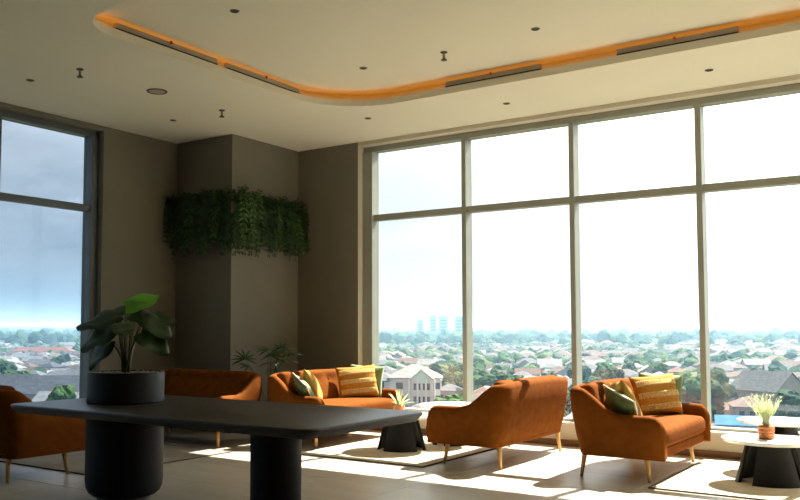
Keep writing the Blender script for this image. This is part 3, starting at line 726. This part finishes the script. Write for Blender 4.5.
# trees: lumpy crowns
def crown_me(seed, sub, rad, squash, nb):
    rnd_ = random.Random(seed); bm = bmesh.new()
    for k in range(nb):
        a = rnd_.uniform(0, 6.28); q = rad * rnd_.uniform(.25, .62) if k else 0
        c = Vector((q * math.cos(a), q * math.sin(a), rad * rnd_.uniform(.3, 1.15) * squash))
        r = bmesh.ops.create_icosphere(bm, subdivisions=sub, radius=rad * rnd_.uniform(.42, .68))
        for v in r['verts']:
            n_ = noise.noise(v.co * (2.2 / rad) + Vector((seed * 7, k * 3, 0))) * .35 + noise.noise(v.co * (6 / rad) + Vector((seed, k, 5))) * .25
            v.co = v.co * (1 + n_); v.co.z *= .85; v.co += c
    for v in bm.verts: v.co.z += rad * .75
    me = fin(bm, 'crown'); me.materials.append(TM[0]); return me
CR = [crown_me(i, 3, r, s, n_) for i, (r, s, n_) in enumerate(((3.0, 1.0, 6), (2.6, 1.4, 6), (3.6, .8, 8), (2.2, 1.0, 5), (2.0, 2.2, 6)))]
TR = pyd('trunk', *tube([(0, 0, 0), (0.1, 0, 1.6), (0, .1, 3.4)], [.32, .24, .15], 7)); TR.materials.append(M['bark'])
TL = ['dark green', 'mid green', 'bluish green', 'yellow-green']
def tree(P, k, c, s, label, group):
    o = empty('tree', P, random.uniform(0, 6.28)); o.scale = (s, s, s * random.uniform(.9, 1.2)); tag(o, label, 'tree', group)
    cr_ = link('crown', CR[k], None, o); cr_.material_slots[0].link = 'OBJECT'; cr_.material_slots[0].material = TM[c]
    link('trunk', TR, None, o)
rnd = random.Random(21)
def where(P, i):
    r = P.length; az = math.degrees(math.atan2(P.x, P.y))
    band = ['closest', 'very near', 'near', 'fairly near', 'mid-distance', 'far', 'farther', 'farthest'][min(7, i * 8 // 285)]
    if az < -45: return band, 'in the side window'
    return band, 'in the ' + ('first' if az < -28.1 else 'second' if az < -21.1 else 'third' if az < -13.3 else 'fourth') + ' window bay'
def inview(az): return -33.5 <= az <= -7.0 or -58.5 <= az <= -52.3
occupied = []
# landmarks
def landmark(name, az, r, rz, label, cat='building'):
    o = empty(name, polar(az, r * 1.32), R(rz)); tag(o, label, cat); occupied.append((o.location.copy(), 13)); return o
def addgh(root, fn, dims, off, wm, rm, rz=0):
    a, b = fn(*dims); ro = Matrix.Rotation(R(rz), 4, 'Z')
    tr = lambda vs: [tuple(ro @ Vector(v) + Vector(off)) for v in vs]
    w_ = link('wall', pyd('wall', tr(a[0]), a[1]), wm, root); link('roof', pyd('roof', tr(b[0]), b[1]), rm, root); return w_
WHITE = mat('white_house_wall', (.72, .70, .68), .9, col2=(.78, .76, .73), scale=.4, spec=.1)
h1 = landmark('columned_house', -31.4, 196, 30, 'pale two-storey house with columned balcony and grey hipped roofs by the sofa corner', 'house')
addgh(h1, hip, (11, 9, 6.4, 3.2), (0, 0, 0), WHITE, RM[3]); addgh(h1, hip, (8, 8, 5.6, 2.6), (-8.5, 1, 0), WHITE, RM[2]); addgh(h1, gable, (6, 4.5, 6.6, 2.0), (1.5, -4.6, 0), WHITE, RM[3], 90)
for k in range(4): link('column', pyd('column', *tube([(-1.2 + k * 1.8, -7.9, 0), (-1.2 + k * 1.8, -7.9, 6.4)], [.22, .22], 8)), WHITE, h1)
for z in (1.0, 4.0):
    for x, y in ((-10.6, -3.05), (-7.6, -3.05), (-3.4, -4.55), (.5, -7.65), (2.5, -7.65), (4.7, -4.55)): link('window', WIN, None, h1, (x, y, z))
h1.scale = (1.35, 1.35, 1.25)
h2 = landmark('long_red_building', -55.4, 520, 28, 'long low building with a red tiled roof seen through the side window')
addgh(h2, hip, (48, 12, 6, 3.5), (0, 0, 0), WM[0], M['red_roof'])
for k in range(10): link('window', WIN, None, h2, (-21 + k * 4.6, -6.05, 2.2))
for i_, (az, r, rz, dm) in enumerate(((-54.7, 200, 50, (20, 13, 4.5, 4.5)), (-52.2, 226, 44, (18, 12, 5, 4.2)), (-57.3, 222, 40, (17, 11, 4.2, 4.0)))):
    h3 = landmark('grey_gabled_house', az, r, rz, ['wide', 'rightmost', 'leftmost'][i_] + ' dark grey gabled roof low in the side window', 'house')
    addgh(h3, gable, dm, (0, 0, 0), WM[0], RM[[4, 2, 4][i_]])
    for x in (-5, 0, 5): link('window', WIN, None, h3, (x, -dm[1] / 2, 1.2))
h4 = landmark('blue_shed', -10.8, 148, 14, 'blue sheet-roofed shed just beyond the right-hand sofa', 'shed')
addgh(h4, gable, (12, 9, 3.0, 1.4), (0, 0, 0), WM[0], M['blue_roof']); 
for x in (-3.5, 0, 3.5): link('window', WIN, None, h4, (x, -4.5, .9))
h5 = landmark('grey_hall', -9.7, 205, -35, 'large grey gabled hall at the right edge of the view', 'house')
addgh(h5, gable, (17, 11, 5.5, 5), (0, 0, 0), WM[1], RM[2])
for x in (-6, -2, 2, 6): link('window', WIN, None, h5, (x, -5.5, 2.0))
h6 = landmark('white_hall', -26.2, 900, 15, 'white hall with a broad pale pitched roof far out in the trees')
addgh(h6, hip, (46, 26, 8, 5), (0, 0, 0), WM[0], RM[3]); addgh(h6, gable, (20, 18, 10, 5), (-8, -6, 0), WM[0], RM[5])
for k in range(8): link('window', WIN, None, h6, (-20 + k * 5.6, -13.05, 3)).scale = (1.8, 1, 2)
TW = [(-31.07, 1250, 14, 41, 'narrow hazy tower block standing a little apart on the skyline'), (-30.2, 1300, 14, 50, 'slim tallest hazy tower block of the skyline cluster'),
      (-29.53, 1320, 19, 50, 'broad hazy tower block in the middle of the skyline cluster'), (-28.5, 1300, 17, 49, 'hazy tower block at the right end of the skyline cluster')]
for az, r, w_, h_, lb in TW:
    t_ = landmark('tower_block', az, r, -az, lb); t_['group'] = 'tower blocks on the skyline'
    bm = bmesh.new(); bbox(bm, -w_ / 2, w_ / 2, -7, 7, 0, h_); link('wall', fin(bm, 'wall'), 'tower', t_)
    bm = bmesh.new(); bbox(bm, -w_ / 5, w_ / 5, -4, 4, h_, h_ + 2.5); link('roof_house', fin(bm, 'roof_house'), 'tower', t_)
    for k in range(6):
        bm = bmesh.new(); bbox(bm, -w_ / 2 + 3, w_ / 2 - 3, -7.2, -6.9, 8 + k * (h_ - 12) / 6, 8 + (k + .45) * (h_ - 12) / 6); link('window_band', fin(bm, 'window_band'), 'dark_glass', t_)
# houses and trees on a loose grid
cells = []
ca, sa = math.cos(R(24)), math.sin(R(24))
for i in range(-85, 85):
    for j in range(-12, 108):
        gx, gy = i * 12.0, j * 12.5
        x, y = gx * ca - gy * sa, gx * sa + gy * ca
        x += rnd.uniform(-2, 2); y += rnd.uniform(-2, 2)
        r = math.hypot(x, y); az = math.degrees(math.atan2(x, y))
        if r < 150 or r > 1150 or not (-72 < az < 14): continue
        cells.append((r, az, x, y))
cells.sort()
CLEAR = [(-31.4, 259, 3.6, .74), (-10.8, 195, 2.6, .6), (-9.7, 270, 1.8, .84), (-54.7, 275, 3.5, .8)]
def clear(P):
    r = P.length; az = math.degrees(math.atan2(P.x, P.y))
    return any(abs(az - a) < w and r > R_ * f and r < R_ + 12 for a, R_, w, f in CLEAR)
lots = {}
def on_house(T_, rad):
    i, j = int(T_.x // 15), int(T_.y // 15)
    return any((T_ - q).length < d_ + rad * .75 for a in (-1, 0, 1) for b in (-1, 0, 1) for q, d_ in lots.get((i + a, j + b), ()))
nh = nt_ = 0; far_h = []; far_t = []
for r, az, x, y in cells:
    P = Vector((x, y, G))
    if any((P - q).length < d_ + 5 for q, d_ in occupied): continue
    u = rnd.random(); v = inview(az)
    if clear(P): continue
    grove = noise.noise(Vector((x / 90, y / 90, 3)))
    if u < .66 - .6 * grove:
        kind, wall, roof = rnd.randrange(6), rnd.choice((0, 0, 1, 2)), rnd.choice((0, 1, 2, 2, 3, 3, 4, 5))
        rz = R(24 + 90 * rnd.randrange(2) + rnd.uniform(-6, 6)); s = min(rnd.uniform(.70, .90), rnd.uniform(11.0, 12.0) / DIM[kind][0]); lots.setdefault((int(x // 15), int(y // 15)), []).append((P, .42 * (DIM[kind][0] + DIM[kind][1]) / 1.5 * s))
        if v and nh < 285:
            nh += 1
            band, side = where(P, nh - 1)
            house(P, rz, kind, wall, roof, nh <= 70, band + (' tall' if DIM[kind][2] > 5 else ' low') + ' house, ' + ('pitched ' if kind in (0, 1, 4) else 'hipped ') + ROOFS[roof][0] + ' roof and ' + ('white', 'cream', 'pinkish')[wall] + ' walls ' + side, 'town houses ' + side, s)
        else: far_h.append((P, rz, kind, wall, roof, s))
        for q in range(rnd.choice((1, 2, 2, 3))):
            a = rnd.uniform(0, 6.28); T_ = P + Vector((math.cos(a), math.sin(a), 0)) * rnd.uniform(6.2, 7.5)
            far_t.append((T_, rnd.randrange(5), rnd.choice((0, 1, 1, 2, 3)), rnd.uniform(.45, .95), v, r))
    else:
        for q in range(rnd.choice((2, 3, 4))):
            T_ = P + Vector((rnd.uniform(-6, 6), rnd.uniform(-6, 6), 0))
            far_t.append((T_, rnd.randrange(5), rnd.choice((0, 1, 1, 2, 3)), rnd.uniform(.7, 1.45), v, r))
rest_t = []
for T_, k, c, s, v, r in far_t:
    if on_house(T_, 3.2 * s): s *= .62
    if on_house(T_, 3.0 * s): continue
    if clear(T_) or any((T_ - q).length < d_ for q, d_ in occupied): continue
    if v and nt_ < 290:
        nt_ += 1; band, side = where(T_, nt_ - 1)
        tree(T_, k, c, s, band + ' ' + ['round', 'tall oval', 'spreading', 'small round', 'slim upright'][k] + ' ' + TL[c] + ' tree ' + side, 'town trees ' + side)
    else: rest_t.append((T_, s, c))
for k in range(5200):                                      # farther town and woods
    r = 1000 * math.exp(rnd.uniform(0, 1.75)); az = rnd.uniform(-70, 12); P = polar(az, r)
    if any((P - q).length < d_ * 2 for q, d_ in occupied): continue
    wood = noise.noise(Vector((P.x / 400, P.y / 400, 9)))
    if rnd.random() < .40 - .5 * wood and r < 3200: far_h.append((P, R(rnd.uniform(0, 180)), rnd.randrange(6), rnd.choice((0, 0, 1)), rnd.choice((0, 2, 3, 3, 5)), 1.15))
    else: rest_t.append((P, rnd.uniform(1.3, 2.6) * (1 + r / 3500), rnd.choice((0, 1, 2))))
vs, fs, mi = [], [], []
for P, rz, kind, wall, roof, s in far_h:
    m4 = Matrix.Translation(P) @ Matrix.Rotation(rz, 4, 'Z') @ Matrix.Scale(s, 4)
    for (a, b), mm in zip(HT[kind], (wall, 3 + roof)):
        base = len(vs); vs += [m4 @ Vector(p) for p in a]; fs += [tuple(base + q for q in f) for f in b]; mi += [mm] * len(b)
me = pyd('distant_houses', vs, fs)
for m_ in WM + RM: me.materials.append(m_)
me.polygons.foreach_set('material_index', mi)
tag(link('distant_houses', me), 'countless small roofs of the town spreading to the horizon', 'houses', None, 'stuff')
BL = []
for q in range(6):
    bm = bmesh.new(); bmesh.ops.create_icosphere(bm, subdivisions=2, radius=3.0)
    for v_ in bm.verts: v_.co = v_.co * (1 + .45 * noise.noise(v_.co * .8 + Vector((q * 5, 0, 0)))); v_.co.z = v_.co.z * .85 + 2.6
    bm.verts.ensure_lookup_table(); BL.append(([v_.co.copy() for v_ in bm.verts], [tuple(v_.index for v_ in f.verts) for f in bm.faces])); bm.free()
vs, fs, mi = [], [], []
for P, s, c in rest_t:
    a, b = BL[rnd.randrange(6)]; base = len(vs); ang = rnd.uniform(0, 6.28); c_, s_ = math.cos(ang) * s, math.sin(ang) * s; zz = s * rnd.uniform(.8, 1.3)
    vs += [(P.x + p.x * c_ - p.y * s_, P.y + p.x * s_ + p.y * c_, P.z + p.z * zz) for p in a]; fs += [(base + f[0], base + f[1], base + f[2]) for f in b]; mi += [c] * len(b)
me = pyd('distant_trees', vs, fs)
for m_ in TM: me.materials.append(m_)
me.polygons.foreach_set('material_index', mi)
tag(link('distant_trees', me), 'mass of trees scattered through the town towards the horizon', 'trees', None, 'stuff')
# low wooded ridge closing the horizon
vs, fs = [], []
NR = 90
for i in range(NR + 1):
    az = -75 + 92 * i / NR
    for r, zz in ((5200, 0), (5600, 34 + 22 * noise.noise(Vector((az * .15, 0, 0)))), (6400, 40 + 26 * noise.noise(Vector((az * .11, 4, 0)))), (7600, 0)):
        p = polar(az, r); vs.append((p.x, p.y, G + zz))
for i in range(NR):
    for k in range(3): fs.append((i * 4 + k, (i + 1) * 4 + k, (i + 1) * 4 + k + 1, i * 4 + k + 1))
struct(link('hills', pyd('hills', vs, fs, True), TM[2]), 'low hazy wooded ridge along the horizon', 'hills')
# haze over the town
HZ = bpy.data.materials.new('town_haze'); HZ.use_nodes = True
t = HZ.node_tree; t.nodes.remove(t.nodes['Principled BSDF'])
vsn = t.nodes.new('ShaderNodeVolumeScatter'); vsn.inputs['Color'].default_value = (.40, .68, .92, 1); vsn.inputs['Density'].default_value = HAZE
vsn.inputs['Anisotropy'].default_value = .2
t.links.new(vsn.outputs[0], t.nodes['Material Output'].inputs['Volume'])
bm = bmesh.new()
pr = [(3400, 40), (3400, 8800), (-8800, 8800), (-8800, -2300), (-60, -2300), (-60, 40)]
lo_ = [bm.verts.new((x, y, G - 1)) for x, y in pr]; hi_ = [bm.verts.new((x, y, 60)) for x, y in pr]
bm.faces.new(lo_[::-1]); bm.faces.new(hi_)
for i in range(6): bm.faces.new((lo_[i], lo_[(i + 1) % 6], hi_[(i + 1) % 6], hi_[i]))
hz = link('haze', fin(bm, 'haze'), HZ); tag(hz, 'pale daylight haze hanging over the town', 'haze', None, 'stuff')
